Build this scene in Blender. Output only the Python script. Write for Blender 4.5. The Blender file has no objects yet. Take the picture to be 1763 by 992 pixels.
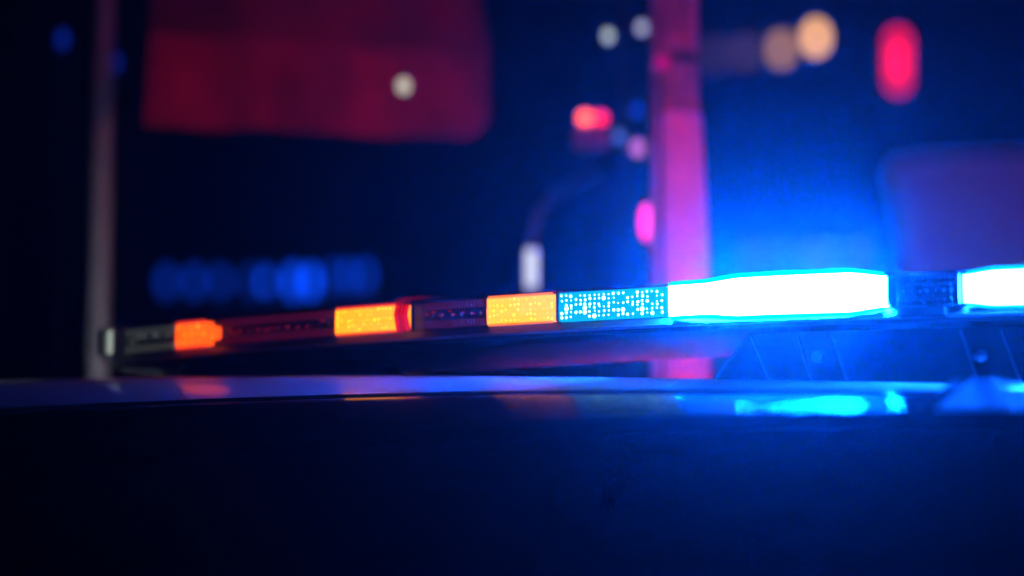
import bpy, bmesh, math, random
from mathutils import Vector, Matrix
random.seed(7)
sc = bpy.context.scene
col = sc.collection
R = math.radians

# ---------------------------------------------------------------- camera
F_PX, CX, CY, HORIZON = 3869.0, 881.5, 496.0, 960.0
PITCH = math.atan((HORIZON - CY) / F_PX)
CAM_Z = 1.6
cam = bpy.data.objects.new('camera', bpy.data.cameras.new('camera'))
col.objects.link(cam)
cam.location = (0, 0, CAM_Z)
cam.rotation_euler = (math.pi / 2 + PITCH, 0, 0)
cam.data.sensor_width = 36
cam.data.lens = 36 * F_PX / 1763
cam.data.clip_start = 0.05
cam.data.clip_end = 2000
cam.data.dof.use_dof = True
cam.data.dof.focus_distance = 2.10
cam.data.dof.aperture_fstop = 1.7
cam.data.dof.aperture_ratio = 1.18
sc.camera = cam

# ---------------------------------------------------------------- night sky, moon
wd = bpy.data.worlds.new('World'); sc.world = wd; wd.use_nodes = True
nt = wd.node_tree
sky = nt.nodes.new('ShaderNodeTexSky'); sky.sky_type = 'NISHITA'; sky.sun_disc = False
sky.sun_elevation = R(-4); sky.sun_rotation = R(200)
nt.links.new(sky.outputs['Color'], nt.nodes['Background'].inputs['Color'])
nt.nodes['Background'].inputs['Strength'].default_value = 0.01

# ---------------------------------------------------------------- exposure, sampling
sc.render.engine = 'CYCLES'
vs = sc.view_settings
vs.view_transform = 'Standard'; vs.look = 'None'; vs.exposure = 0; vs.gamma = 1
cy = sc.cycles
cy.use_denoising = True
cy.max_bounces = 5; cy.transparent_max_bounces = 12; cy.volume_bounces = 0
cy.diffuse_bounces = 2; cy.glossy_bounces = 3; cy.transmission_bounces = 4
cy.sample_clamp_indirect = 20
cy.use_light_tree = True

# ================================================================ helpers
def ray_point(px, py, d):
    """world point seen at photo pixel (px, py) at camera depth d (used to measure real places)"""
    x = (px - CX) / F_PX * d; up = (CY - py) / F_PX * d
    return Vector((x, d * math.cos(PITCH) - up * math.sin(PITCH), CAM_Z + d * math.sin(PITCH) + up * math.cos(PITCH)))

def principled(name, color, rough=0.5, metal=0.0, coat=0.0, noise=0.0, scale=40, bump=0.0, spec=0.5):
    m = bpy.data.materials.new(name); m.use_nodes = True
    n = m.node_tree; b = n.nodes['Principled BSDF']
    b.inputs['Base Color'].default_value = (*color, 1); b.inputs['Roughness'].default_value = rough
    b.inputs['Metallic'].default_value = metal; b.inputs['Coat Weight'].default_value = coat
    b.inputs['Coat Roughness'].default_value = 0.04; b.inputs['Specular IOR Level'].default_value = spec
    if noise or bump:
        tc = n.nodes.new('ShaderNodeTexCoord'); t = n.nodes.new('ShaderNodeTexNoise')
        t.inputs['Scale'].default_value = scale; t.inputs['Detail'].default_value = 6
        n.links.new(tc.outputs['Object'], t.inputs['Vector'])
        if noise:
            r = n.nodes.new('ShaderNodeValToRGB')
            r.color_ramp.elements[0].position = 0.3; r.color_ramp.elements[1].position = 0.7
            r.color_ramp.elements[0].color = (*[c * (1 - noise) for c in color], 1)
            r.color_ramp.elements[1].color = (*[min(1, c * (1 + noise)) for c in color], 1)
            n.links.new(t.outputs['Fac'], r.inputs['Fac']); n.links.new(r.outputs['Color'], b.inputs['Base Color'])
            mr = n.nodes.new('ShaderNodeMapRange'); mr.inputs['To Min'].default_value = rough * 0.8; mr.inputs['To Max'].default_value = min(1, rough * 1.25)
            n.links.new(t.outputs['Fac'], mr.inputs['Value']); n.links.new(mr.outputs['Result'], b.inputs['Roughness'])
        if bump:
            bp = n.nodes.new('ShaderNodeBump'); bp.inputs['Strength'].default_value = bump; bp.inputs['Distance'].default_value = 0.002
            n.links.new(t.outputs['Fac'], bp.inputs['Height']); n.links.new(bp.outputs['Normal'], b.inputs['Normal'])
    return m

def glow(name, color, strength=1.0):
    m = bpy.data.materials.new(name); m.use_nodes = True
    n = m.node_tree; n.nodes.clear()
    e = n.nodes.new('ShaderNodeEmission'); o = n.nodes.new('ShaderNodeOutputMaterial')
    e.inputs['Color'].default_value = (*color, 1); e.inputs['Strength'].default_value = strength
    n.links.new(e.outputs[0], o.inputs['Surface'])
    return m

def clear_plastic(name, tint, clear=0.8, frost=0.1, rough=0.12):
    """thin clear polycarbonate: see-through, a little frost, a gloss"""
    m = bpy.data.materials.new(name); m.use_nodes = True
    n = m.node_tree; n.nodes.clear()
    o = n.nodes.new('ShaderNodeOutputMaterial'); t = n.nodes.new('ShaderNodeBsdfTransparent')
    t.inputs['Color'].default_value = (*tint, 1)
    tr = n.nodes.new('ShaderNodeBsdfTranslucent'); tr.inputs['Color'].default_value = (*tint, 1)
    g = n.nodes.new('ShaderNodeBsdfGlossy'); g.inputs['Roughness'].default_value = rough
    m1 = n.nodes.new('ShaderNodeMixShader'); m1.inputs['Fac'].default_value = frost
    m2 = n.nodes.new('ShaderNodeMixShader'); m2.inputs['Fac'].default_value = 1 - clear
    n.links.new(t.outputs[0], m1.inputs[1]); n.links.new(tr.outputs[0], m1.inputs[2])
    n.links.new(m1.outputs[0], m2.inputs[1]); n.links.new(g.outputs[0], m2.inputs[2])
    n.links.new(m2.outputs[0], o.inputs['Surface'])
    return m

def mesh_obj(name, verts, faces, mat, parent=None, smooth=False):
    me = bpy.data.meshes.new(name); me.from_pydata([tuple(v) for v in verts], [], faces); me.update()
    if smooth:
        for p in me.polygons: p.use_smooth = True
    if mat: me.materials.append(mat)
    o = bpy.data.objects.new(name, me); col.objects.link(o)
    if parent:
        o.parent = parent
        o.matrix_parent_inverse = parent.matrix_world_inverse_ if hasattr(parent, 'matrix_world_inverse_') else world_of(parent).inverted()
    return o

def world_of(o):
    m = o.matrix_basis.copy()
    if o.parent: m = world_of(o.parent) @ o.matrix_parent_inverse @ m
    return m

def bm_obj(name, bm, mat, parent=None, smooth=False):
    me = bpy.data.meshes.new(name); bm.normal_update(); bm.to_mesh(me); bm.free()
    if smooth:
        for p in me.polygons: p.use_smooth = True
    me.materials.append(mat)
    o = bpy.data.objects.new(name, me); col.objects.link(o)
    if parent:
        o.parent = parent; o.matrix_parent_inverse = world_of(parent).inverted()
    return o

def thing(name, label, cat, loc, group=None, rz=0):
    e = bpy.data.objects.new(name, None); col.objects.link(e)
    e.location = loc; e.rotation_euler = (0, 0, rz); e.empty_display_size = 0.1
    e['label'] = label; e['category'] = cat
    if group: e['group'] = group
    return e

def structure(o):
    o['kind'] = 'structure'; return o

def box_bm(c, size, rz=0, bevel=0.0, seg=2):
    bm = bmesh.new(); bmesh.ops.create_cube(bm, size=1)
    bmesh.ops.scale(bm, vec=size, verts=bm.verts)
    if bevel: bmesh.ops.bevel(bm, geom=bm.edges[:], offset=bevel, segments=seg, affect='EDGES', profile=0.5)
    bmesh.ops.rotate(bm, cent=(0, 0, 0), matrix=Matrix.Rotation(rz, 3, 'Z'), verts=bm.verts)
    bmesh.ops.translate(bm, vec=c, verts=bm.verts)
    return bm

def box(name, c, size, mat, parent=None, rz=0, bevel=0.0):
    return bm_obj(name, box_bm(c, size, rz, bevel), mat, parent)

def tube_bm(pts, radii, n=16, caps=True):
    bm = bmesh.new(); rings = []
    pts = [Vector(p) for p in pts]
    if not isinstance(radii, (list, tuple)): radii = [radii] * len(pts)
    ref = Vector((0.13, 0.27, 0.95)).normalized()
    for i, p in enumerate(pts):
        t = (pts[min(i + 1, len(pts) - 1)] - pts[max(i - 1, 0)]).normalized()
        a = t.cross(ref)
        if a.length < 0.1: a = t.cross(Vector((1, 0, 0)))
        a.normalize(); b = t.cross(a)
        rings.append([bm.verts.new(p + radii[i] * (math.cos(k * 2 * math.pi / n) * a + math.sin(k * 2 * math.pi / n) * b)) for k in range(n)])
    for r0, r1 in zip(rings, rings[1:]):
        for k in range(n): bm.faces.new((r0[k], r0[(k + 1) % n], r1[(k + 1) % n], r1[k]))
    if caps:
        bm.faces.new(rings[0][::-1]); bm.faces.new(rings[-1])
    return bm

def tube(name, pts, radii, mat, parent=None, n=16):
    o = bm_obj(name, tube_bm(pts, radii, n), mat, parent, smooth=True)
    m = o.modifiers.new('edges', 'EDGE_SPLIT'); m.split_angle = R(50)
    return o

def ball_bm(c, r, sx=1, sy=1, sz=1, seg=16, rings=10):
    bm = bmesh.new(); bmesh.ops.create_uvsphere(bm, u_segments=seg, v_segments=rings, radius=r)
    bmesh.ops.scale(bm, vec=(sx, sy, sz), verts=bm.verts); bmesh.ops.translate(bm, vec=c, verts=bm.verts)
    return bm

def ball(name, c, r, mat, parent=None, sx=1, sy=1, sz=1):
    return bm_obj(name, ball_bm(c, r, sx, sy, sz), mat, parent, smooth=True)

# ================================================================ materials
M = dict(
    asphalt=principled('asphalt', (0.045, 0.045, 0.048), 0.85, noise=0.3, scale=60, bump=0.4),
    paving=principled('paving', (0.2, 0.19, 0.18), 0.85, noise=0.25, scale=20, bump=0.3),
    kerb=principled('kerb_stone', (0.28, 0.27, 0.26), 0.8, noise=0.2, scale=30),
    line=principled('road_paint', (0.75, 0.75, 0.72), 0.7, noise=0.15, scale=30),
    white_paint=principled('white_car_paint', (0.78, 0.79, 0.80), 0.4, coat=0.25, noise=0.03, scale=14, spec=0.35),
    black_paint=principled('black_car_paint', (0.012, 0.012, 0.015), 0.3, coat=0.8),
    rubber=principled('rubber', (0.015, 0.015, 0.015), 0.75, noise=0.2, scale=80),
    car_glass=principled('dark_car_glass', (0.006, 0.007, 0.009), 0.16),
    steel=principled('brushed_steel', (0.55, 0.56, 0.58), 0.35, metal=1.0, noise=0.1, scale=90),
    alu=principled('dark_aluminium', (0.06, 0.06, 0.065), 0.45, metal=0.6, noise=0.15, scale=70),
    plastic=principled('black_plastic', (0.022, 0.022, 0.024), 0.42, noise=0.2, scale=90, bump=0.15),
    header_paint=principled('dark_header_paint', (0.03, 0.032, 0.04), 0.14, noise=0.1, scale=170, bump=0.22, spec=0.07),
    fin=principled('dark_fin', (0.03, 0.03, 0.032), 0.4),
    grey_plastic=principled('grey_plastic', (0.12, 0.12, 0.125), 0.45),
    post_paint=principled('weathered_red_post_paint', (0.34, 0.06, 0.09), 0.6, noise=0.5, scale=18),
    matt_black=principled('matt_black', (0.01, 0.01, 0.01), 0.95, spec=0.0),
    bracket=clear_plastic('frosted_bracket_plastic', (0.80, 0.84, 0.88), 0.9, 0.9, 0.35),
    galv=principled('galvanised_steel', (0.34, 0.42, 0.44), 0.55, metal=0.2, noise=0.15, scale=50),
    dark_metal=principled('dark_metal', (0.008, 0.008, 0.009), 0.6, noise=0.2, scale=60),
    red_cloth=principled('red_banner_cloth', (0.22, 0.006, 0.03), 0.85, noise=0.5, scale=5),
    red_band=principled('bright_red_band', (0.42, 0.008, 0.045), 0.8, noise=0.55, scale=7),
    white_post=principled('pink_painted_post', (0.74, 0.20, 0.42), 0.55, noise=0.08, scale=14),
    van_white=principled('van_white_paint', (0.60, 0.58, 0.62), 0.75, noise=0.06, scale=6, spec=0.1),
    van_navy=principled('van_navy_paint', (0.012, 0.014, 0.03), 0.35, coat=0.5),
    tan=principled('tan_wood', (0.42, 0.30, 0.17), 0.7, noise=0.25, scale=40),
    teal=principled('teal_painted_tube', (0.02, 0.07, 0.08), 0.4, noise=0.15, scale=60),
    reflector=principled('chrome_reflector', (0.75, 0.76, 0.78), 0.22, metal=1.0),
    board=principled('dark_circuit_board', (0.012, 0.013, 0.016), 0.35, noise=0.4, scale=120),
    dead_led=principled('unlit_led_lens', (0.35, 0.38, 0.42), 0.12, coat=0.6),
    lens=clear_plastic('clear_lens', (0.95, 0.96, 0.97), 0.965, 0.0, 0.05),
    rib=clear_plastic('ribbed_lens', (0.90, 0.92, 0.95), 0.94, 0.03, 0.15),
    red_lens=clear_plastic('red_lens', (0.95, 0.12, 0.08), 0.82, 0.35, 0.15),
    smoke=clear_plastic('smoke_top_lens', (0.25, 0.26, 0.3), 0.85, 0.15, 0.1),
)
BLUE = (0.0005, 0.085, 1.0)
G = dict(
    blue_hi=glow('blue_led_full', BLUE, 24000),
    blue_mid=glow('blue_led_half', (0.0035, 0.1, 1.0), 1000),
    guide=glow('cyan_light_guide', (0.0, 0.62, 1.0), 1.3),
    inner_white=glow('inner_white_led', (0.42, 0.47, 0.40), 0.9),
    guide_red=glow('red_light_guide', (1.0, 0.02, 0.06), 0.13),
    guide_violet=glow('violet_light_guide', (1.0, 0.06, 0.30), 0.09),
    guide_grey=glow('grey_light_guide', (0.9, 1.0, 0.9), 0.09),
    red_rim=glow('red_rim_guide', (1.0, 0.03, 0.02), 1.1),
    orange_rim=glow('orange_rim_guide', (1.0, 0.16, 0.0), 1.5),
    dim_red=glow('standby_red_led', (1.0, 0.015, 0.03), 0.45),
    dim_grey=glow('standby_white_led', (0.5, 0.55, 0.5), 0.5),
    cyan_lo=glow('cyan_led_dim', (0.004, 0.50, 0.95), 1.0),
    cyan_bead=glow('cyan_led_bead', (0.35, 0.85, 1.0), 9),
    orange=glow('orange_led', (1.0, 0.070, 0.001), 2.4),
    orange_bead=glow('orange_led_bead', (1.0, 0.17, 0.003), 5.5),
    amber=glow('amber_led', (1.0, 0.24, 0.0), 2.6),
    amber_bead=glow('amber_led_bead', (1.0, 0.36, 0.01), 5),
    yellow=glow('yellow_led', (1.0, 0.27, 0.0), 2.8),
    yellow_bead=glow('yellow_led_bead', (1.0, 0.38, 0.01), 4.5),
    rear_red=glow('rear_red_led', (1.0, 0.008, 0.06), 130),
    rear_blue=glow('rear_blue_led', BLUE, 24),
    rear_red_mid=glow('rear_red_led_mid', (1.0, 0.008, 0.07), 120),
    rear_red_hi=glow('rear_red_led_strong', (1.0, 0.008, 0.05), 420),
    alley=glow('white_alley_led', (0.9, 0.97, 1.0), 240),
)

# ================================================================ the setting
structure(mesh_obj('ground', [(-150, -150, 0), (150, -150, 0), (150, 150, 0), (-150, 150, 0)], [(0, 1, 2, 3)], M['asphalt']))
pv = structure(bm_obj('pavement', box_bm((0, 9.0, 0.06), (60, 4.0, 0.12)), M['paving']))
kb = structure(bm_obj('kerb', box_bm((0, 6.93, 0.064), (60, 0.14, 0.128), bevel=0.02), M['kerb']))

# ================================================================ the police car
YAW = R(32)
U = Vector((math.cos(YAW), -math.sin(YAW), 0)); B = Vector((math.sin(YAW), math.cos(YAW), 0))
ORG = Vector((0.067, 2.119, 0))
def car(lx, ly, z): return ORG + U * lx + B * ly + Vector((0, 0, z))
CAR_RZ = -YAW

def poly(x, c):
    x = max(-1.0, min(0.75, x)); r = 0
    for k in c: r = r * x + k
    return r
def z_crest(x): return poly(x, (0.02243, 0.02127, -0.0206, -0.05516, 1.7723))
def z_seam(x): return poly(x, (0.01396, 0.00133, -0.03038, -0.02441, 1.74437))
def z_head(x): return poly(x, (0.01443, 0.00116, -0.03021, -0.0235, 1.74004))
def z_lip(x): return poly(x, (0.0038, -0.02927, -0.03088, 0.01716, 1.70712))
CXL = -0.11                                            # the car's centre line

pc = thing('police_car', 'police car seen from its front corner, white roof washed in blue light above dark windscreen', 'car', car(0, 0, 0))
XS = [CXL - 0.93 + i * 1.86 / 62 for i in range(63)]
def sheet(name, rows, mat, thick=None, parent=pc):
    """rows: list of functions x -> (ly, z); a lofted panel across the car"""
    vs_, fs = [], []
    for r in rows:
        for x in XS:
            ly, z = r(x); vs_.append(car(x, ly, z))
    n = len(XS)
    for j in range(len(rows) - 1):
        for i in range(n - 1): fs.append((j * n + i, j * n + i + 1, (j + 1) * n + i + 1, (j + 1) * n + i))
    o = mesh_obj(name, vs_, fs, mat, parent, smooth=True)
    if thick:
        m = o.modifiers.new('thickness', 'SOLIDIFY'); m.thickness = thick; m.offset = -1
    return o

def edge_drop(x): return 3.0 * max(0, abs(x - CXL) - 0.86) ** 2
YC, YS, YH, YL = 0.04, -0.18, -0.192, -0.27           # crest, seam, header start, lip (behind the bar's front is +)
def roof_row(y):
    def f(x):
        zc_, zs_ = z_crest(x), z_seam(x)
        if y <= YC:
            t = (YC - y) / (YC - YS)                    # 0 at crest, 1 at seam; convex
            s0 = 0.055 * (YC - YS)
            z = zc_ - s0 * t - (zc_ - zs_ - s0) * t * t
        else:
            d = y - YC
            z = zc_ + 0.055 * d - 0.055 * d * d / 0.9
        return (y, z - edge_drop(x) * (1 if y > -0.1 else 0.6))
    return f
ys = [YS, -0.177, -0.172, -0.16, -0.14, -0.12, -0.10, -0.08, -0.06, -0.04, -0.02, 0, 0.02, YC, 0.09, 0.15, 0.25, 0.4, 0.6, 0.9, 1.3, 1.7, 2.1]
sheet('roof', [lambda x: (YS, z_seam(x) - 0.016)] + [roof_row(y) for y in ys], M['white_paint'])
# dark rubber seal sunk between roof skin and header panel
sheet('roof_seal', [lambda x: (YS + 0.001, z_seam(x) - 0.010), lambda x: (YH - 0.001, z_head(x) - 0.008)], M['rubber'])
def head_row(t):
    return lambda x: (YH + (YL - YH) * t, z_head(x) - (z_head(x) - z_lip(x)) * (0.84 * t + 0.16 * t * t))
sheet('header_panel', [lambda x: (YH + 0.0005, z_head(x) - 0.014)] + [head_row(k / 14) for k in range(15)]
      + [lambda x: (YL - 0.003, z_lip(x) - 0.004), lambda x: (YL - 0.004, z_lip(x) - 0.014)], M['header_paint'])
# windscreen: one curved dark pane from the header to the cowl
def ws_row(t):
    def f(x):
        bow = 0.10 * (1 - ((x - CXL) / 0.93) ** 2)
        z0 = z_lip(x) - 0.010
        return (YL - 0.003 - t * (0.98 + bow), z0 - t * (z0 - 1.14) )
    return f
sheet('windscreen', [ws_row(k / 12) for k in range(13)], M['car_glass'])
# bonnet and nose
def hood_row(t):
    def f(x):
        bow = 0.10 * (1 - ((x - CXL) / 0.93) ** 2)
        y0 = -1.259 - bow; y1 = -2.15 - bow * 1.5
        return (y0 + (y1 - y0) * t, 1.135 - 0.05 * ((x - CXL) / 0.93) ** 4 - 0.06 * t - 0.16 * max(0, t - 0.8) ** 2 * 10)
    return f
sheet('bonnet', [hood_row(k / 10) for k in range(11)], M['black_paint'])
def wbox(name, lx, ly, z, size, mat, bevel=0.03, parent=pc):
    return bm_obj(name, box_bm(car(lx, ly, z), size, CAR_RZ, bevel), mat, parent)
# lower body: one lofted shell with wheel cut profile kept simple
def side_shell(sgn, name):
    prof = [(-2.2, 0.45), (-2.2, 0.98), (-1.25, 1.10), (-0.9, 1.12), (2.1, 1.14), (2.25, 0.5),
            (2.02, 0.42), (1.95, 0.72), (1.72, 0.86), (1.44, 0.86), (1.2, 0.72), (1.12, 0.42),
            (-1.12, 0.42), (-1.2, 0.72), (-1.44, 0.86), (-1.72, 0.86), (-1.95, 0.72), (-2.02, 0.45)]
    vv = [car(CXL + sgn * 0.99, y, z) for y, z in prof] + [car(CXL + sgn * 0.84, y, z) for y, z in prof]
    n = len(prof); ff = [tuple(range(n)), tuple(range(2 * n - 1, n - 1, -1))]
    for i in range(n): ff.append((i, (i + 1) % n, n + (i + 1) % n, n + i))
    mesh_obj(name, vv, ff, M['black_paint'], pc)
side_shell(-1, 'side_panel'); side_shell(1, 'side_panel')
wbox('front_bumper', CXL, -2.28, 0.62, (1.84, 0.16, 0.36), M['black_paint'], 0.05)
wbox('rear_bumper', CXL, 2.27, 0.62, (1.84, 0.14, 0.36), M['black_paint'], 0.05)
wbox('floor_pan', CXL, 0, 0.36, (1.58, 4.2, 0.08), M['plastic'], 0.01)
wbox('tailgate', CXL, 2.16, 0.98, (1.58, 0.06, 0.40), M['black_paint'], 0.02)
wbox('rear_window', CXL, 2.11, 1.46, (1.55, 0.02, 0.5), M['car_glass'], 0.004)
for s in (-1, 1):
    tube('front_pillar', [car(CXL + s * 0.935, -1.21, 1.10), car(CXL + s * 0.925, -0.74, 1.40), car(CXL + s * 0.915, -0.27, 1.665)], [0.045, 0.04, 0.036], M['black_paint'], pc, 10)
    tube('roof_rail', [car(CXL + s * 0.915, -0.27, 1.665), car(CXL + s * 0.918, 0.0, 1.71 - 0.02 * s), car(CXL + s * 0.918, 1.0, 1.72 - 0.02 * s), car(CXL + s * 0.918, 2.1, 1.68 - 0.02 * s)], 0.034, M['black_paint'], pc, 10)
    tube('centre_pillar', [car(CXL + s * 0.950, 0.35, 1.12), car(CXL + s * 0.922, 0.35, 1.70)], 0.045, M['black_paint'], pc, 10)
    tube('rear_pillar', [car(CXL + s * 0.950, 2.12, 1.12), car(CXL + s * 0.918, 2.1, 1.68)], 0.05, M['black_paint'], pc, 10)
    for y0, y1 in ((-1.05, 0.30), (0.41, 2.04)):
        mesh_obj('side_window', [car(CXL + s * 0.955, y0, 1.13), car(CXL + s * 0.955, y1, 1.13), car(CXL + s * 0.922, y1, 1.68), car(CXL + s * 0.922, max(y0, -0.27), 1.66)], [(0, 1, 2, 3)], M['car_glass'], pc)
    hl = wbox('headlight', CXL + s * 0.74, -2.22, 0.88, (0.36, 0.12, 0.14), M['plastic'], 0.03)
    wbox('headlight_lens', CXL + s * 0.74, -2.285, 0.88, (0.30, 0.03, 0.10), M['lens'], 0.01, hl)
    mr_ = wbox('side_mirror', CXL + s * 1.10, -0.86, 1.19, (0.20, 0.10, 0.15), M['black_paint'], 0.04)
    wbox('mirror_glass', CXL + s * 1.10, -0.806, 1.19, (0.15, 0.01, 0.11), M['reflector'], 0.003, mr_)
    for y in (-1.58, 1.58):
        tb = tube_bm([car(CXL + s * 0.990, y, 0.36), car(CXL + s * 0.770, y, 0.36)], 0.355, 32)
        w = bm_obj('wheel', tb, M['rubber'], pc)
        bm_obj('rim', tube_bm([car(CXL + s * 1.005, y, 0.36), car(CXL + s * 0.980, y, 0.36)], [0.2, 0.24], 24), M['steel'], w)

# ================================================================ the light bar
RB = 3.5
def bar(s, v, w):
    """s along the bar's gentle arc, v towards the front, w up from the lens centre line"""
    t = s / RB
    x = RB * math.sin(t) + v * math.sin(t); y = RB * (1 - math.cos(t)) - v * math.cos(t)
    return car(x, y, 1.838 - 0.010 * s - 0.010 * s * s + w)
lb = thing('light_bar', 'long curved roof light bar, orange and amber lamps at left, blazing blue-white lamps at right', 'light bar', bar(0.0, -0.14, -0.06))

def swell(s):
    """the lens pod swells over the blue lamps"""
    def sm(a, b, x):
        t = max(0, min(1, (x - a) / (b - a))); return t * t * (3 - 2 * t)
    return 1 + 0.20 * sm(0.125, 0.165, s) * (1 - 1.35 * sm(0.265, 0.3035, s)) if s < 0.304 else (1 if s < 0.368 else 0.86 + 0.22 * sm(0.3685, 0.40, s))
def loft(name, prof, s0, s1, mat, parent, step=0.02, closed=True, smooth=False, caps=True, bow=None, pod=False):
    n = max(1, int(abs(s1 - s0) / step)); vv, ff = [], []
    k = len(prof)
    for i in range(n + 1):
        s = s0 + (s1 - s0) * i / n
        for v, w in prof: vv.append(bar(s, v + (bow(s) if bow and v > -0.012 else 0), w * (swell(s) if pod and v > -0.02 else 1)))
    for i in range(n):
        for j in range(k if closed else k - 1):
            a, b = i * k + j, i * k + (j + 1) % k
            ff.append((a, b, b + k, a + k))
    if closed and caps:
        ff.append(tuple(range(k))[::-1]); ff.append(tuple(range(n * k, n * k + k)))
    return mesh_obj(name, vv, ff, mat, parent, smooth)

H = 0.0148                                             # half height of the lens band
SL, SR = -0.655, 0.66
# pieces run in arc length; read off the photograph's breaks
tray = loft('base_tray', [(-0.009, -H - 0.0005), (-0.003, -H - 0.0070), (0.001, -H - 0.0080), (-0.006, -H - 0.014), (-0.03, -H - 0.017), (-0.25, -H - 0.017), (-0.276, -H - 0.013), (-0.286, -H - 0.004), (-0.284, -H - 0.0005)], SL + 0.004, SR - 0.004, M['alu'], lb)
loft('tray_groove', [(0.0012, -H - 0.0084), (-0.0005, -H - 0.0104), (-0.002, -H - 0.0095), (0.0, -H - 0.0080)], SL + 0.01, SR - 0.01, M['steel'], tray)
loft('inner_deck', [(-0.05, -H + 0.0002), (-0.05, H * 0.6), (-0.23, H * 0.6), (-0.23, -H + 0.0002)], SL + 0.02, SR - 0.02, M['board'], lb)
# dark carrier behind the front modules
loft('module_carrier', [(-0.020, -H + 0.0006), (-0.020, H - 0.001), (-0.026, H - 0.001), (-0.026, -H + 0.0006)], SL + 0.012, SR - 0.012, M['board'], lb)
front = [(0.0045, -H), (0.009, -H * 0.55), (0.0098, 0), (0.009, H * 0.55), (0.0045, H)]
for s0, s1 in ((SL, -0.213), (-0.197, 0.304), (0.3045, 0.3675), (0.368, SR)):
    lens = loft('front_lens', front, s0, s1, M['lens'], lb, closed=False, smooth=True, pod=True, step=0.008)
    # moulded vertical flutes on the inside of the lens
    vv, ff = [], []
    s = s0 + 0.003
    while s < s1 - 0.004:
        if -0.119 < s < 0.304 or 0.368 < s < 0.47:      # plain glass before the blue lamps
            s += 0.0036; continue
        b0 = len(vv); wv = 0.0010
        for w in (-H * 0.96, H * 0.96):
            vv += [bar(s, 0.0035, w), bar(s + wv * 0.5, 0.0043, w), bar(s + wv, 0.0035, w)]
        ff += [(b0, b0 + 1, b0 + 4, b0 + 3), (b0 + 1, b0 + 2, b0 + 5, b0 + 4)]
        s += 0.0036
    fl = mesh_obj('lens_flutes', vv, ff, M['rib'], lens); fl['kind'] = 'stuff'
    loft('top_lens', [(0.0045, H), (-0.03, H + 0.005), (-0.09, H + 0.009), (-0.14, H + 0.010), (-0.19, H + 0.009), (-0.25, H + 0.005), (-0.2845, H)], s0, s1, M['smoke'], lb, closed=False, smooth=True, pod=True, step=0.008)
    loft('rear_lens', [(-0.2845, H), (-0.289, H * 0.5), (-0.2895, 0), (-0.289, -H * 0.5), (-0.2845, -H)], s0, s1, M['lens'], lb, closed=False, smooth=True)
# end caps
for s0, s1 in ((SL - 0.007, SL - 0.0005), (SR + 0.0005, SR + 0.007)):
    loft('end_cap', [(0.011, -H * 1.0), (0.011, H * 1.0), (-0.03, H + 0.006), (-0.14, H + 0.011), (-0.25, H + 0.006), (-0.29, H), (-0.29, -H - 0.002), (-0.25, -H - 0.016), (-0.03, -H - 0.016)], s0, s1, M['galv'], lb)
# clamp band round the joint of the two left lenses
for s0, s1, e in ((-0.2128, -0.2075, 0.0025), (-0.2065, -0.2035, 0.0035), (-0.2025, -0.1975, 0.0025)):
    loft('joint_clamp', [(0.006 + e, -H - e), (0.0115 + e, 0), (0.006 + e, H + e), (-0.03, H + 0.006 + e), (-0.10, H + 0.010 + e), (-0.10, H + 0.0095), (-0.03, H + 0.0055), (0.0055, H), (0.0108, 0), (0.0055, -H)], s0, s1, M['red_lens'], lb, step=0.003)

def bead_mesh(s0, s1, rows, pitch, r, v, jitter, seed, skip=0.0, amp=0.8):
    rnd = random.Random(seed); vv, ff = [], []
    n = max(1, int((s1 - s0) / pitch))
    for i in range(n):
        s = s0 + (i + 0.5) * (s1 - s0) / n
        for w in rows:
            if rnd.random() < skip: continue
            rr = r * (1 - jitter * rnd.random()) * (1.5 if rnd.random() < 0.08 else 1); b0 = len(vv); wj = (rnd.random() - 0.5) * 0.16 * jitter
            ds = (rnd.random() - 0.5) * pitch * 0.25 * jitter
            for k in range(6):
                a = k * math.pi / 3
                vv.append(bar(s + ds + rr * math.cos(a), v, (w + wj) * H * amp + rr * math.sin(a)))
            vv.append(bar(s + ds, v + rr * 0.5, (w + wj) * H * amp))
            ff += [(b0 + k, b0 + (k + 1) % 6, b0 + 6) for k in range(6)]
    return vv, ff

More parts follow.
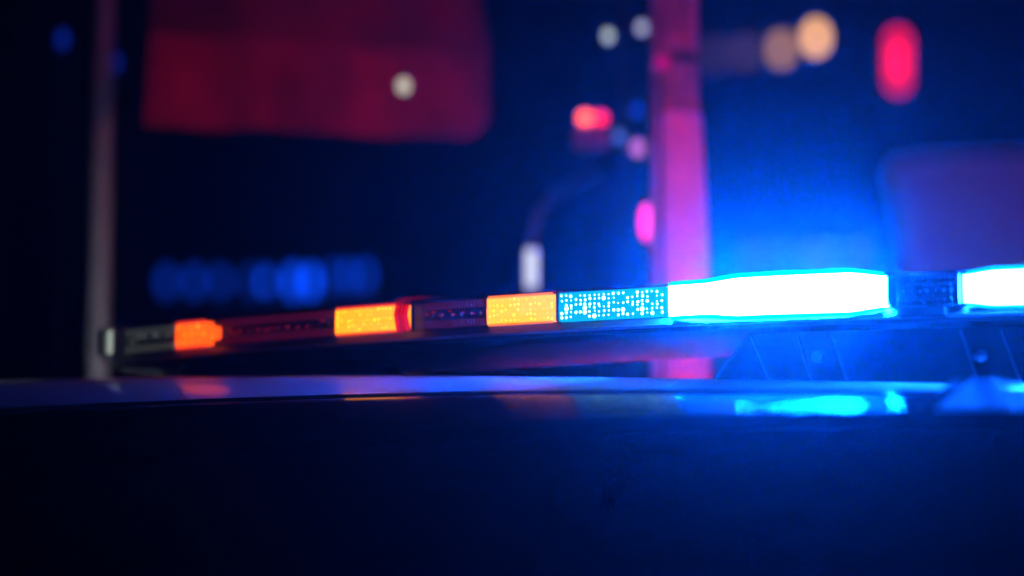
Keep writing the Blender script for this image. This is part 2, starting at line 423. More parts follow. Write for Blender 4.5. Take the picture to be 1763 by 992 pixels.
LOUVRE = 0.0029
def module(s0, s1, mat, bead, label, rows=(-0.85, -0.42, 0, 0.42, 0.85), pitch=0.0062, r=0.0013, jitter=0.6, skip=0.1, h=0.93, seed=1, v=-0.008, louvre=False, bulge=0.0, thick=0.008, guide=None, gh=0.0032):
    bow = lambda s_: bulge * (1 - ((2 * s_ - s0 - s1) / (s1 - s0)) ** 2)
    hous = loft('led_module', [(v - thick - 0.0004, -H * h), (v - thick - 0.0004, H * h), (-0.0195, H * h), (-0.0195, -H * h)], s0, s1, M['plastic'], lb, bow=bow, pod=True, step=0.008)
    hous['label'] = label
    loft('led_optic', [(v, -H * h), (v + 0.001, 0), (v, H * h), (v - thick, H * h), (v - thick, -H * h)], s0 + 0.0006, s1 - 0.0006, mat, hous, bow=bow, pod=True, step=0.006)
    if louvre:                                          # added black slats that keep lamp light off the near roof
        vv, ff = [], []; nseg = 36; ns = 28
        for q in range(ns + 1):
            w = -H * h + 2 * H * h * q / ns; b0 = len(vv)
            for i in range(nseg + 1):
                s_ = s0 + (s1 - s0) * i / nseg
                vv += [bar(s_, v + 0.0012 + bow(s_), w * swell(s_)), bar(s_, v + 0.0012 + LOUVRE + bow(s_), w * swell(s_))]
            ff += [(b0 + 2 * i, b0 + 2 * i + 1, b0 + 2 * i + 3, b0 + 2 * i + 2) for i in range(nseg)]
        o = mesh_obj('beam_louvre', vv, ff, M['matt_black'], hous); o['kind'] = 'stuff'
    if guide:                                           # glowing strips along both edges that paint the lamp's halo
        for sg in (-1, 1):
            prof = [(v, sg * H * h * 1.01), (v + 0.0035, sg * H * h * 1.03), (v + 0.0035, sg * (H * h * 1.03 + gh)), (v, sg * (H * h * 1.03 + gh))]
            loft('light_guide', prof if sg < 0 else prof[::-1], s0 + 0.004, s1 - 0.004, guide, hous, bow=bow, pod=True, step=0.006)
    if bead:
        vv, ff = bead_mesh(s0 + 0.002, s1 - 0.002, rows, pitch, r, v + 0.0015, jitter, seed, skip)
        o = mesh_obj('led_beads', vv, ff, bead, hous); o['kind'] = 'stuff'
    return hous

module(-0.5485, -0.4945, G['orange'], G['orange_bead'], 'small square orange lamp module, lit', rows=(-0.7, 0.0, 0.05, 0.7), pitch=0.009, r=0.0017, seed=3, h=0.84, guide=G['red_rim'], gh=0.0018)
module(-0.4915, -0.4830, G['orange'], G['orange_bead'], 'tiny red-orange lamp beside the square one', rows=(-0.35, 0.3), pitch=0.005, h=0.45, seed=4)
module(-0.308, -0.214, G['amber'], G['amber_bead'], 'amber lamp module beside the red clamp', seed=5, h=0.84, guide=G['red_rim'], gh=0.0018, jitter=0.85, skip=0.3, pitch=0.0050)
module(-0.1145, -0.0335, G['yellow'], G['yellow_bead'], 'yellow lamp module next to the cyan one', seed=6, h=0.86, guide=G['orange_rim'], gh=0.0014, jitter=0.85, skip=0.3, pitch=0.0048)
module(-0.0315, 0.0860, G['cyan_lo'], G['cyan_bead'], 'dim cyan lamp module with white points', seed=7, rows=(-0.85, -0.5, -0.15, 0.1, 0.5, 0.85), skip=0.18, r=0.0015, jitter=0.6, pitch=0.0050)
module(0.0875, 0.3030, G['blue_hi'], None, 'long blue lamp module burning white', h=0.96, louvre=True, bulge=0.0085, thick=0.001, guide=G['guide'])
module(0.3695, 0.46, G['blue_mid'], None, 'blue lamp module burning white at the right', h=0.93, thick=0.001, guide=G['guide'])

def dead_module(s0, s1, n, seed, led=None, guide=None):
    """unlit module: dark reflector with rows of small dead leds"""
    hous = loft('dark_module', [(-0.010, -H * 0.9), (-0.016, -H * 0.3), (-0.016, H * 0.3), (-0.010, H * 0.9), (-0.018, H * 0.9), (-0.018, -H * 0.9)], s0, s1, M['board'], lb)
    vv, ff = bead_mesh(s0 + 0.003, s1 - 0.003, (0,), (s1 - s0) / n, 0.0022, -0.0145, 0.5, seed)
    o = mesh_obj('dead_leds', vv, ff, M['dead_led'], hous); o['kind'] = 'stuff'
    if led:                                             # painted glimmers: glowing dashes along the middle groove
        rnd = random.Random(seed * 5); vv, ff = [], []; sg = s0 + 0.004
        while sg < s1 - 0.006:
            ln = rnd.uniform(0.002, 0.007); w = rnd.choice((-0.16, -0.05, 0.08, 0.2)) * H; b0 = len(vv); hw = rnd.uniform(0.0003, 0.0008)
            e = min(sg + ln, s1 - 0.003)
            for q in (sg, e): vv += [bar(q, -0.0075, w - hw), bar(q, -0.0068, w), bar(q, -0.0075, w + hw)]
            ff += [(b0, b0 + 3, b0 + 4, b0 + 1), (b0 + 1, b0 + 4, b0 + 5, b0 + 2), (b0, b0 + 2, b0 + 5, b0 + 3)]
            sg = e + rnd.uniform(0.002, 0.010)
        o = mesh_obj('standby_glow', vv, ff, led, hous); o['kind'] = 'stuff'
    if guide:  # glowing backing strips imitate light leaking behind the fins
        for w0, w1 in ((0.40, 0.86), (-0.86, -0.40)):
            loft('light_guide', [(-0.0100, w0 * H), (-0.0100, w1 * H), (-0.0108, w1 * H), (-0.0108, w0 * H)], s0 + 0.001, s1 - 0.001, guide, hous)
    vv, ff = [], []; sg = s0 + 0.003
    while sg < s1 - 0.003:                              # little upright fins above and below the leds
        for w0, w1 in ((0.36, 0.88), (-0.88, -0.36)):
            b0 = len(vv)
            for w in (w0 * H, w1 * H): vv += [bar(sg, -0.0104, w), bar(sg + 0.0004, -0.0090, w), bar(sg + 0.0009, -0.0090, w), bar(sg + 0.0013, -0.0104, w)]
            ff += [(b0, b0 + 1, b0 + 5, b0 + 4), (b0 + 1, b0 + 2, b0 + 6, b0 + 5), (b0 + 2, b0 + 3, b0 + 7, b0 + 6), (b0, b0 + 3, b0 + 2, b0 + 1), (b0 + 4, b0 + 5, b0 + 6, b0 + 7)]
        sg += 0.0036
    fo = mesh_obj('reflector_fins', vv, ff, M['fin'], hous); fo['kind'] = 'stuff'
    loft('reflector_strip', [(-0.0095, -H * 0.62), (-0.012, -H * 0.5), (-0.0125, -H * 0.52), (-0.010, -H * 0.66)], s0 + 0.002, s1 - 0.002, M['reflector'], hous)
    loft('reflector_strip', [(-0.0095, H * 0.62), (-0.012, H * 0.5), (-0.0125, H * 0.52), (-0.010, H * 0.66)], s0 + 0.002, s1 - 0.002, M['reflector'], hous)
    return hous
dead_module(-0.640, -0.552, 5, 11, G['dim_grey'], G['guide_grey']); dead_module(-0.479, -0.311, 12, 12, G['dim_red'], G['guide_red']); dead_module(-0.193, -0.118, 7, 13, G['dim_red'], G['guide_violet']); dead_module(0.464, 0.645, 9, 15)
cm = dead_module(0.3075, 0.3645, 8, 14); cm['label'] = 'unlit centre module with three round lamp rings'
for s in (0.325, 0.336, 0.347):
    vv, ff = [], []
    for k in range(20):
        a = k * math.pi / 10
        for rr, dv in ((0.0042, 0), (0.0036, 0.0016), (0.0028, 0)):
            vv.append(bar(s + rr * math.cos(a) * 0.8, -0.0065 + dv, rr * math.sin(a) - 0.001))
    for k in range(20):
        k2 = (k + 1) % 20
        ff += [(k * 3, k2 * 3, k2 * 3 + 1, k * 3 + 1), (k * 3 + 1, k2 * 3 + 1, k2 * 3 + 2, k * 3 + 2)]
    mesh_obj('lamp_ring', vv, ff, M['reflector'], cm, True)
for s_ in (-0.0334, 0.3042, 0.3668):  # added plates that block stray light between neighbouring modules
    dv = 0.0030 if s_ > 0 else -0.0060
    loft('module_divider', [(dv, -H * 0.9), (dv, H * 0.9), (-0.019, H * 0.95), (-0.019, -H * 0.95)], s_, s_ + 0.0016, M['plastic'], lb, step=0.002)
il = loft('end_lamp', [(0.0030, -H * 0.88), (0.0030, H * 0.88), (-0.002, H * 0.88), (-0.002, -H * 0.88)], SL + 0.0008, SL + 0.0040, G['inner_white'], lb, step=0.002)  # glowing strip that paints the bright edge of the end cap
loft('photocell_box', [(0.010, -H - 0.0015), (0.010, -H - 0.0095), (-0.01, -H - 0.011), (-0.01, -H - 0.0015)], 0.3165, 0.3575, M['plastic'], lb)

# unseen rear red and blue lamps added to light banner, post and van
for s0, s1, m in ((-0.30, -0.22, 'rear_red'), (-0.17, -0.02, 'rear_red_mid'), (0.16, 0.30, 'rear_blue'), (0.40, 0.60, 'rear_red_hi')):
    bk = loft('rear_led_module', [(-0.270, -H), (-0.270, H * 0.98), (-0.266, H * 0.98), (-0.266, -H)], s0 - 0.004, s1 + 0.004, M['plastic'], lb)
    loft('rear_led_optic', [(-0.2795, -H * 0.8), (-0.2795, H * 0.8), (-0.2705, H * 0.8), (-0.2705, -H * 0.8)], s0, s1, G[m], bk)
for s_ in (-0.313, -0.183):
  loft('rear_shade', [(-0.270, -H), (-0.270, H * 0.98), (-0.335, H * 0.98), (-0.335, -H)], s_, s_ + 0.003, M['plastic'], lb, step=0.002)  # added blocker that keeps the rear red light off the pole
# white alley lamp in the far end, shining sideways past the bar
al = loft('alley_lamp', [(-0.10, -H * 0.8), (-0.10, H * 0.8), (-0.25, H * 0.8), (-0.25, -H * 0.8)], SL - 0.0115, SL - 0.0072, M['plastic'], lb, step=0.005)
loft('alley_led', [(-0.104, -H * 0.6), (-0.104, H * 0.6), (-0.246, H * 0.6), (-0.246, -H * 0.6)], SL - 0.0135, SL - 0.0117, G['alley'], al, step=0.005)
loft('alley_visor', [(-0.098, -H * 0.72), (-0.252, -H * 0.72), (-0.252, -H * 0.82), (-0.098, -H * 0.82)], SL - 0.036, SL - 0.0114, M['plastic'], al, step=0.01)  # added plates that keep alley light off roof and pole top
loft('alley_visor', [(-0.098, H * 0.82), (-0.252, H * 0.82), (-0.252, H * 0.72), (-0.098, H * 0.72)], SL - 0.046, SL - 0.0114, M['plastic'], al, step=0.01)

# ---- mounting feet under the bar
def foot(s0, s1, slope, name='mounting_foot'):
    z1 = -H - 0.0175
    ft = None
    vv, ff = [], []
    secs = [(s0, 0.0), (s0 + slope, 1.0), (s1 - slope, 1.0), (s1, 0.0)]
    for s, k in secs:
        base = z_crest(s) - 0.01
        for v in (-0.012, -0.16):
            top = bar(s, v, z1)
            bot = bar(s, v + (0.012 if v > -0.1 else -0.012), 0); bot.z = base
            t = bot.lerp(top, max(0.12, k))
            vv += [bot, t]
    for i in range(3):
        a, b = i * 4, i * 4 + 4
        ff += [(a, b, b + 1, a + 1), (a + 1, b + 1, b + 3, a + 3), (a + 3, b + 3, b + 2, a + 2), (a + 2, b + 2, b, a)]
    ff += [(0, 1, 3, 2), (12, 14, 15, 13)]
    return mesh_obj(name, vv, ff, M['plastic'], lb)
fr = foot(0.135, 0.56, 0.032)
fl_ = foot(-0.56, -0.33, 0.03)
def foot_point(s, t, out=0.0):
    top = bar(s, -0.012, -H - 0.0175); bot = bar(s, 0.0, 0); bot.z = z_crest(s) - 0.01
    p = bot.lerp(top, t); q = bar(s, 1, 0) - bar(s, 0, 0)
    return p + q * out
def rib(s0, t0, s1, t1, r=0.0013):
    tube('rib', [foot_point(s0, t0, 0.0005), foot_point(s1, t1, 0.0005)], r, M['grey_plastic'], fr, 8)
for s0, s1 in ((0.170, 0.192), (0.215, 0.232), (0.247, 0.266), (0.366, 0.384), (0.402, 0.420), (0.47, 0.488)):
    rib(s0, 0.93, s1, 0.12)
rib(0.137, 0.16, 0.168, 0.97, 0.0016); rib(0.137, 0.15, 0.166, 0.07, 0.0016)
for s in (0.236, 0.384):
    p = foot_point(s, 0.55, 0.0); q = bar(s, 1, 0) - bar(s, 0, 0)
    tube('bolt', [p - q * 0.002, p + q * 0.004, p + q * 0.0055], [0.0055, 0.0055, 0.003], M['steel'], fr, 12)

# ---- frosted wedge bracket that clips the bar to the roof edge
br = thing('mounting_bracket', 'pale frosted wedge-shaped bracket on the roof front at the right', 'bracket', car(0.48, -0.22, z_head(0.48)))
def plate(name, pts, mat, parent, th=0.002):
    me = mesh_obj(name, pts, [tuple(range(len(pts)))], mat, parent)
    m = me.modifiers.new('thickness', 'SOLIDIFY'); m.thickness = th; m.offset = 0
    bv = me.modifiers.new('round', 'BEVEL'); bv.width = 0.0007; bv.segments = 2
    return me
plate('wedge_face', [car(0.450, -0.265, 1.7054), car(0.534, -0.265, 1.7026), car(0.560, -0.262, 1.7020), car(0.485, -0.235, 1.7304), car(0.472, -0.235, 1.7310)], M['bracket'], br)
plate('side_flap', [car(0.445, -0.264, 1.7057), car(0.470, -0.234, 1.7308), car(0.452, -0.222, 1.7327), car(0.438, -0.252, 1.712)], M['plastic'], br, 0.002)
plate('top_tongue', [car(0.472, -0.233, 1.7312), car(0.485, -0.233, 1.7306), car(0.485, -0.15, z_seam(0.48) + 0.006), car(0.472, -0.15, z_seam(0.47) + 0.006)], M['plastic'], br, 0.002)

# ================================================================ things behind
def warm_lamp(name, col_, s): return glow(name, col_, s)

# --- banner pole at the left
bp = ray_point(168, 640, 3.6)
bpole = thing('banner_pole', 'slim grey steel pole at the left carrying a dark red cloth banner', 'banner pole', (bp.x, bp.y, 0))
tube('pole', [(bp.x, bp.y, 0), (bp.x, bp.y, 1.2), (bp.x, bp.y, 2.75)], [0.022, 0.018, 0.016], M['galv'], bpole, 20)
tube('base_plate', [(bp.x, bp.y, 0.0), (bp.x, bp.y, 0.02)], 0.11, M['galv'], bpole, 20)
ball('finial', (bp.x, bp.y, 2.77), 0.03, M['galv'], bpole)
bl = ray_point(252, 222, 3.55); brr = ray_point(843, 247, 3.75)
zt = 2.66
tube('banner_arm', [(bp.x, bp.y, zt), (brr.x, brr.y, zt)], 0.009, M['dark_metal'], bpole, 10)
nx, nz = 60, 30; vv, ff = [], []
for j in range(nz + 1):
    for i in range(nx + 1):
        a, t = i / nx, j / nz                        # t: 0 bottom, 1 top
        x = bl.x + (brr.x - bl.x) * a; y = bl.y + (brr.y - bl.y) * a
        zb = bl.z + (brr.z - bl.z) * a
        if a > 0.93: zb += 0.10 * ((a - 0.93) / 0.07) ** 2 * 0.35   # rounded lower corner
        x -= (0.065 * max(0, t - 0.40)) * max(0, a - 0.5) * 2      # cloth draws in towards the arm
        z = zb + (zt - zb) * t
        y += 0.014 * math.sin(a * 12 + 1.6 * t) * (1 - 0.5 * t) + 0.008 * math.sin(a * 27 + 2 + 3 * t) - 0.09 * max(0, 0.42 - t)
        vv.append((x, y, z))
for j in range(nz):
    for i in range(nx): k = j * (nx + 1) + i; ff.append((k, k + 1, k + nx + 2, k + nx + 1))
cl = mesh_obj('banner_cloth', vv, ff, M['red_cloth'], bpole, True)
cl.data.materials.append(M['red_band'])
for f in cl.data.polygons:                            # lower part coloured brighter to imitate light from below
    if f.index // nx < nz * 0.38: f.material_index = 1
sm = cl.modifiers.new('thickness', 'SOLIDIFY'); sm.thickness = 0.003

# --- magenta-lit post: dim top and lit lower part put into its paint
wp = ray_point(1170, 300, 3.15)
wpo = thing('pink_post', 'thick pink post glowing magenta beside the blue glare', 'post', (wp.x, wp.y, 0))
zs = ray_point(1170, 235, 3.15).z
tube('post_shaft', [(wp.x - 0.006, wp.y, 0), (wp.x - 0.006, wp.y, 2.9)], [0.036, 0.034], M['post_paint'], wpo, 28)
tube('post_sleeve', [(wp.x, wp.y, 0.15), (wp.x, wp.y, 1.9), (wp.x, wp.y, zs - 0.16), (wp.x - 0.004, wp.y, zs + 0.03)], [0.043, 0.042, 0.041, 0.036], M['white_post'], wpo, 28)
tube('post_band', [(wp.x - 0.006, wp.y, zs + 0.10), (wp.x - 0.006, wp.y, zs + 0.115)], 0.0375, M['dark_metal'], wpo, 28)
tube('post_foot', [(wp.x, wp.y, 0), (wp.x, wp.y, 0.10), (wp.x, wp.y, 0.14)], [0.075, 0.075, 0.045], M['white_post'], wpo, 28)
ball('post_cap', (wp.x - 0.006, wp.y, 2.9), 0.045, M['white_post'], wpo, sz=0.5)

# --- slim dark mast with little lamps
mt = ray_point(1076, 300, 3.62)
mast = thing('lamp_mast', 'thin dark mast carrying several small white, pink and blue lamps', 'mast', (mt.x, mt.y, 0))
tube('mast_pole', [(mt.x, mt.y, 0), (mt.x, mt.y, 2.75)], [0.004, 0.003], M['dark_metal'], mast, 10)
for i, (px, py, r, c, s) in enumerate(((1047, 62, 0.009, (0.62, 0.75, 0.72), 1.0), (1105, 48, 0.009, (0.62, 0.62, 0.80), 0.9), (1066, 235, 0.009, (0.1, 0.2, 0.4), 0.9),
                              (1096, 190, 0.008, (0.01, 0.06, 0.5), 0.8), (1098, 255, 0.011, (0.7, 0.2, 0.35), 1.2))):
    p = ray_point(px, py, 3.6)
    tube('lamp_arm', [(mt.x, mt.y, p.z), (p.x, p.y, p.z)], 0.0018, M['dark_metal'], mast, 8)
    hs = tube('lamp_housing', [(p.x, p.y + 0.004, p.z), (p.x, p.y + 0.03, p.z)], [r * 1.05, r * 0.7], M['dark_metal'], mast, 12)
    ball('lamp_lens', p, r, warm_lamp('mast_lamp', c, s), hs, sy=0.5)

# --- gooseneck lamp with white tube
gp = ray_point(915, 480, 3.5)
gl = thing('gooseneck_lamp', 'teal gooseneck tube with a glowing white tip', 'lamp', (gp.x + 0.10, gp.y + 0.06, 0))
p1 = ray_point(915, 425, 3.5); p2 = ray_point(925, 370, 3.5); p3 = ray_point(955, 335, 3.5); p4 = ray_point(1000, 312, 3.52); p5 = ray_point(1032, 296, 3.56)
p6 = ray_point(1050, 330, 3.58); p7 = Vector((p6.x, p6.y, 0.0))
tube('neck', [p1, p2, p3, p4, p5], [0.0095, 0.0095, 0.009, 0.007, 0.004], M['teal'], gl, 14)
tube('stand', [p5, p6, Vector((p6.x, p6.y, 1.6)), p7], 0.0016, M['dark_metal'], gl, 8)
tube('lamp_tip', [ray_point(915, 428, 3.5), ray_point(915, 495, 3.5)], 0.010, warm_lamp('white_tip', (0.8, 0.84, 0.9), 0.9), gl, 14)
tube('tip_collar', [ray_point(915, 420, 3.5), ray_point(915, 430, 3.5)], 0.0125, M['dark_metal'], gl, 14)

# --- red double beacon
rb = ray_point(1017, 205, 3.55)
rbe = thing('red_beacon', 'small double red beacon on a thin stand, left of the lamp mast', 'beacon', (rb.x, rb.y, 0))
tube('stand', [(rb.x, rb.y, 0), (rb.x, rb.y, rb.z - 0.035)], 0.003, M['dark_metal'], rbe, 10)
box('housing', (rb.x, rb.y + 0.01, rb.z - 0.028), (0.058, 0.03, 0.034), principled('red_housing', (0.35, 0.02, 0.05), 0.5), rbe, bevel=0.006)
ball('beacon_lens', ray_point(1008, 203, 3.55), 0.013, warm_lamp('beacon_a', (1.0, 0.09, 0.035), 4.0), rbe, sz=0.75)
ball('beacon_lens', ray_point(1034, 204, 3.56), 0.012, warm_lamp('beacon_b', (1.0, 0.012, 0.05), 2.6), rbe, sz=0.75)

# --- pink lamp low beside the post and dull magenta lamp higher up
for nm, px, py, d, r, sz, c, s, lab in (
        ('marker_lamp', 1112, 383, 3.3, 0.010, 2.6, (1.0, 0.02, 0.22), 2.6, 'oval pink marker lamp low beside the magenta post'),
        ('marker_lamp', 1140, 108, 3.0, 0.013, 1.0, (0.6, 0.0, 0.13), 0.55, 'dull magenta round lamp in front of the post top'),
        ('marker_lamp', 108, 68, 4.2, 0.010, 1.4, (0.005, 0.03, 0.5), 0.7, 'tiny dim blue lamp at the upper left, by itself'),
        ('marker_lamp', 198, 108, 4.2, 0.009, 1.4, (0.008, 0.03, 0.5), 0.8, 'tiny dark blue lamp beside the pole top')):
    p = ray_point(px, py, d)
    t = thing(nm, lab, 'lamp', (p.x, p.y + 0.03, 0), 'single marker lamps on stands')
    tube('stand', [(p.x, p.y + 0.03, 0), (p.x, p.y + 0.03, p.z - r * sz * 0.4)], 0.0025, M['dark_metal'], t, 8)
    h = tube('housing', [(p.x, p.y + 0.006, p.z), (p.x, p.y + 0.035, p.z)], [r, r * 0.7], M['dark_metal'], t, 12)
    ball('lens', p, r, warm_lamp('marker_glow', c, s), h, sy=0.4, sz=sz)

# --- white lamp hanging in front of the banner
p = ray_point(695, 148, 3.45)
t = thing('hanging_lamp', 'small round white lamp hanging in front of the red banner', 'lamp', (p.x, p.y + 0.02, p.z))
tube('cable', [(p.x, p.y + 0.02, p.z + 0.008), (p.x, p.y + 0.05, zt - 0.02), (p.x, p.y + 0.17, zt + 0.008)], 0.0015, M['dark_metal'], t, 6)
h = tube('housing', [(p.x, p.y + 0.003, p.z), (p.x, p.y + 0.035, p.z)], [0.011, 0.008], M['dark_metal'], t, 14)
ball('lens', p, 0.0105, warm_lamp('flood_white', (0.75, 0.68, 0.55), 1.0), h, sy=0.4)

# --- tall red signal lamp at right
p0 = ray_point(1546, 75, 7.5); p1 = ray_point(1546, 135, 7.5)
t = thing('red_signal', 'tall glowing red signal lamp high at the right', 'signal lamp', (p0.x, p0.y + 0.09, 0))
tube('signal_post', [(p0.x, p0.y + 0.09, 0), (p0.x, p0.y + 0.09, p0.z + 0.1)], 0.008, M['dark_metal'], t, 14)
box('signal_housing', ((p0 + p1) / 2 + Vector((0, 0.05, 0))), (0.085, 0.06, 0.22), M['dark_metal'], t, bevel=0.015)
for a in (0.0, 0.5, 1.0):
    ball('signal_lens', p0.lerp(p1, a), 0.038, warm_lamp('signal_red', (1.0, 0.004, 0.03), (1.9, 2.4, 1.7)[int(a * 2)]), t, sy=0.35)

# --- string of warm bulbs
SD = 12.0
sl = thing('string_lights', 'sagging string of warm orange bulbs at the upper right', 'string lights', (ray_point(1330, 90, SD).x, ray_point(1330, 90, SD).y, 0))
e0 = ray_point(1130, 60, SD); e1 = ray_point(1840, -10, SD)
wire = [e0, ray_point(1232, 78, SD), ray_point(1283, 72, SD), ray_point(1345, 60, SD), ray_point(1405, 42, SD), ray_point(1600, 10, SD), e1]
tube('wire', wire, 0.004, M['rubber'], sl, 8)
for e in (e0, e1): tube('string_pole', [(e.x, e.y, 0), (e.x, e.y, e.z + 0.05)], 0.04, M['dark_metal'], sl, 12)
for px, py, s in ((1232, 95, 0.11), (1283, 90, 0.18), (1345, 85, 1.5), (1405, 65, 4.5), (1436, 118, 0.05)):
    p = ray_point(px, py, SD)
    if s > 0.1:
        b = ball('bulb', p, 0.045, warm_lamp('warm_bulb', (1.0, 0.50, 0.13), s * 0.85), sl, sz=1.15)
        tube('socket', [p + Vector((0, 0, 0.05)), p + Vector((0, 0, 0.10))], 0.018, M['rubber'], b, 10)

# --- tan bollard and dark rear van with blue bar
p = ray_point(698, 630, 4.2)
t = thing('tan_bollard', 'tan wooden post top peeping over the car roof under the light bar', 'post', (p.x, p.y, 0))
box('post_shaft', (p.x, p.y, p.z / 2), (0.045, 0.045, p.z), M['tan'], t, rz=0.3, bevel=0.005)
box('post_cap', (p.x, p.y, p.z + 0.006), (0.056, 0.056, 0.012), M['tan'], t, rz=0.3, bevel=0.004)

vb = ray_point(455, 485, 10.5)
van = thing('rear_van', 'unlit dark van in the background with dim blue lamps on its roof', 'van', (vb.x, vb.y + 1.6, 0))
def van_body(cx, cy, w, l, h, mat, parent, name):
    prof = [(-l / 2, 0.35), (-l / 2, 0.95), (-l / 2 + 0.75, 1.12), (-l / 2 + 1.35, h * 0.97), (-l / 2 + 1.7, h), (l / 2 - 0.1, h), (l / 2, h - 0.15), (l / 2, 0.35)]
    bm = bmesh.new(); rows = []
    for sx, k in ((-1, 0.94), (-1, 1.0), (1, 1.0), (1, 0.94)):
        rows.append([bm.verts.new((cx + sx * w / 2 * (k if z > 1.2 else 1.0), cy + y, z - (0.06 if (k < 1 and z > 1.2) else 0))) for y, z in prof])
    n = len(prof)
    r0, r1 = rows[1], rows[2]
    bm.faces.new(r0[::-1]); bm.faces.new(r1)
    for i in range(n): bm.faces.new((r0[i], r0[(i + 1) % n], r1[(i + 1) % n], r1[i]))
    for v in rows[0] + rows[3]: bm.verts.remove(v)
    bmesh.ops.bevel(bm, geom=bm.edges[:], offset=0.05, segments=2, affect='EDGES')
    return bm_obj(name, bm, mat, parent)
vh = vb.z - 0.16
van_body(vb.x, vb.y + 1.4, 1.9, 5.0, vh, M['van_navy'], van, 'body')
yf = vb.y + 1.4 - 2.5
mesh_obj('windscreen', [(vb.x - 0.8, yf + 0.79, 1.2), (vb.x + 0.8, yf + 0.79, 1.2), (vb.x + 0.74, yf + 1.27, vh * 0.93), (vb.x - 0.74, yf + 1.27, vh * 0.93)], [(0, 1, 2, 3)], M['car_glass'], van)
for s in (-1, 1):
    box('headlight', (vb.x + s * 0.72, yf - 0.01, 0.8), (0.3, 0.06, 0.18), M['reflector'], van, bevel=0.02)
    for yy in (yf + 0.9, yf + 4.1):
        w_ = bm_obj('wheel', tube_bm([(vb.x + s * 0.97, yy, 0.35), (vb.x + s * 0.75, yy, 0.35)], 0.35, 24), M['rubber'], van)
        bm_obj('rim', tube_bm([(vb.x + s * 0.985, yy, 0.35), (vb.x + s * 0.96, yy, 0.35)], [0.18, 0.21], 20), M['steel'], w_)
rbar = thing('rear_light_bar', 'row of dim blue round lamps glowing on the background van', 'light bar', (vb.x, vb.y, vb.z - 0.12))
box('bar_base', (vb.x, vb.y + 0.10, vb.z - 0.10), (1.16, 0.26, 0.06), M['plastic'], rbar, bevel=0.02)
box('bar_backing', (vb.x, vb.y + 0.12, vb.z - 0.01), (1.14, 0.10, 0.13), M['plastic'], rbar, bevel=0.02)
for sx in (-0.35, 0.35): box('bar_foot', (vb.x + sx, vb.y + 0.12, vb.z - 0.145), (0.10, 0.2, 0.05), M['plastic'], rbar, bevel=0.01)
for px, s, r in ((287, 0.16, 0.042), (335, 0.18, 0.042), (380, 0.15, 0.042), (432, 0.11, 0.042), (458, 0.55, 0.030), (505, 0.55, 0.045), (535, 0.75, 0.04), (575, 0.22, 0.035), (600, 0.28, 0.035), (628, 0.34, 0.035)):
    p = ray_point(px, 485 - (10 if px > 560 else 0), 10.45)
    ball('blue_lamp', (p.x, p.y, p.z), r * 0.6, warm_lamp('dim_blue', (0.002, 0.07, 1.0), s * 4.5), rbar, sy=0.5, sz=1.9)

# --- rail of faint violet-blue lamps behind the bar
a0 = ray_point(1275, 436, 7.0); a1 = ray_point(1490, 436, 7.0)
rl = thing('lamp_rail', 'rail of faint violet-blue lamps just above the blazing blue lamp', 'lamp rail', ((a0.x + a1.x) / 2, a0.y + 0.05, 0))
tube('rail', [(a0.x - 0.05, a0.y + 0.05, a0.z - 0.05), (a1.x + 0.05, a1.y + 0.05, a1.z - 0.05)], 0.012, M['dark_metal'], rl, 10)
for e in (a0, a1): tube('rail_post', [(e.x, e.y + 0.05, 0), (e.x, e.y + 0.05, e.z - 0.05)], 0.012, M['dark_metal'], rl, 10)
for px, py, k in ((1292, 440, 0.6), (1340, 436, 0.5), (1392, 440, 0.8), (1425, 438, 0.7), (1478, 436, 0.7)):
    p = ray_point(px, py, 7.0)
    h = tube('lamp_housing', [(p.x, p.y + 0.01, p.z), (p.x, p.y + 0.05, p.z - 0.02)], [0.026, 0.016], M['dark_metal'], rl, 12)
    ball('lamp_lens', p, 0.024, warm_lamp('violet_blue', (0.30, 0.30, 1.0), k * 0.4), h, sy=0.4)

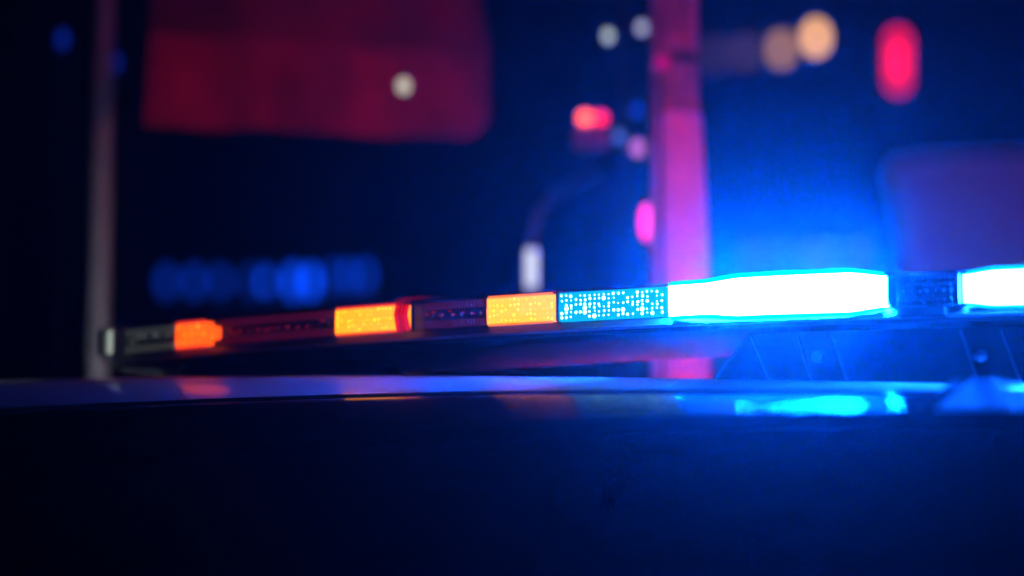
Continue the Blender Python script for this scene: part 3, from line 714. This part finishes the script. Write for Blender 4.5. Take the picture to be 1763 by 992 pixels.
# --- white van at right, partly out of frame
q = ray_point(1535, 300, 6.2)
wv = thing('white_van', 'pale van at the right edge tinted purple behind the light bar', 'van', (q.x, q.y, 0))
zr = ray_point(1530, 268, 6.2).z
def side_profile_body():
    x0 = q.x; prof = [(x0 + 0.06, 0.35), (x0 + 0.045, zr - 0.10), (x0 - 0.012, zr - 0.085), (x0 - 0.02, zr - 0.02), (x0 + 0.04, zr), (x0 + 3.4, zr + 0.02), (x0 + 3.9, zr - 0.25), (x0 + 4.35, 1.25), (x0 + 5.1, 1.05), (x0 + 5.2, 0.4)]
    bm = bmesh.new()
    a = [bm.verts.new((x, q.y, z)) for x, z in prof]; b = [bm.verts.new((x, q.y + 1.9, z)) for x, z in prof]
    n = len(prof); bm.faces.new(a); bm.faces.new(b[::-1])
    for i in range(n): bm.faces.new((a[(i + 1) % n], a[i], b[i], b[(i + 1) % n]))
    bmesh.ops.bevel(bm, geom=[e for e in bm.edges if e.calc_length() > 0.3], offset=0.02, segments=2, affect='EDGES')
    return bm_obj('body', bm, M['van_white'], wv)
side_profile_body()
box('side_window', (q.x + 3.4, q.y - 0.004, 1.75), (0.8, 0.012, 0.5), M['car_glass'], wv, bevel=0.004)
for x in (q.x + 1.0, q.x + 4.2):
    w_ = bm_obj('wheel', tube_bm([(x, q.y - 0.02, 0.35), (x, q.y + 0.2, 0.35)], 0.35, 24), M['rubber'], wv)
    bm_obj('rim', tube_bm([(x, q.y - 0.03, 0.35), (x, q.y, 0.35)], [0.18, 0.21], 20), M['steel'], w_)

wv.rotation_euler = (0, 0, R(-11.5))                   # parked at a slight angle

# ================================================================ haze (air volume added to imitate lens glare round the lamps)
hz = bm_obj('haze', box_bm((0, 0, 4.5), (310, 310, 11.0)), M['asphalt'])
hz['kind'] = 'stuff'
hm = bpy.data.materials.new('haze_air'); hm.use_nodes = True
n = hm.node_tree; n.nodes.clear()
o = n.nodes.new('ShaderNodeOutputMaterial'); v = n.nodes.new('ShaderNodeVolumePrincipled')
v.inputs['Color'].default_value = (0.95, 0.96, 1.0, 1); v.inputs['Density'].default_value = 0.0010
v.inputs['Anisotropy'].default_value = 0.945
n.links.new(v.outputs[0], o.inputs['Volume'])
hz.data.materials.clear(); hz.data.materials.append(hm)
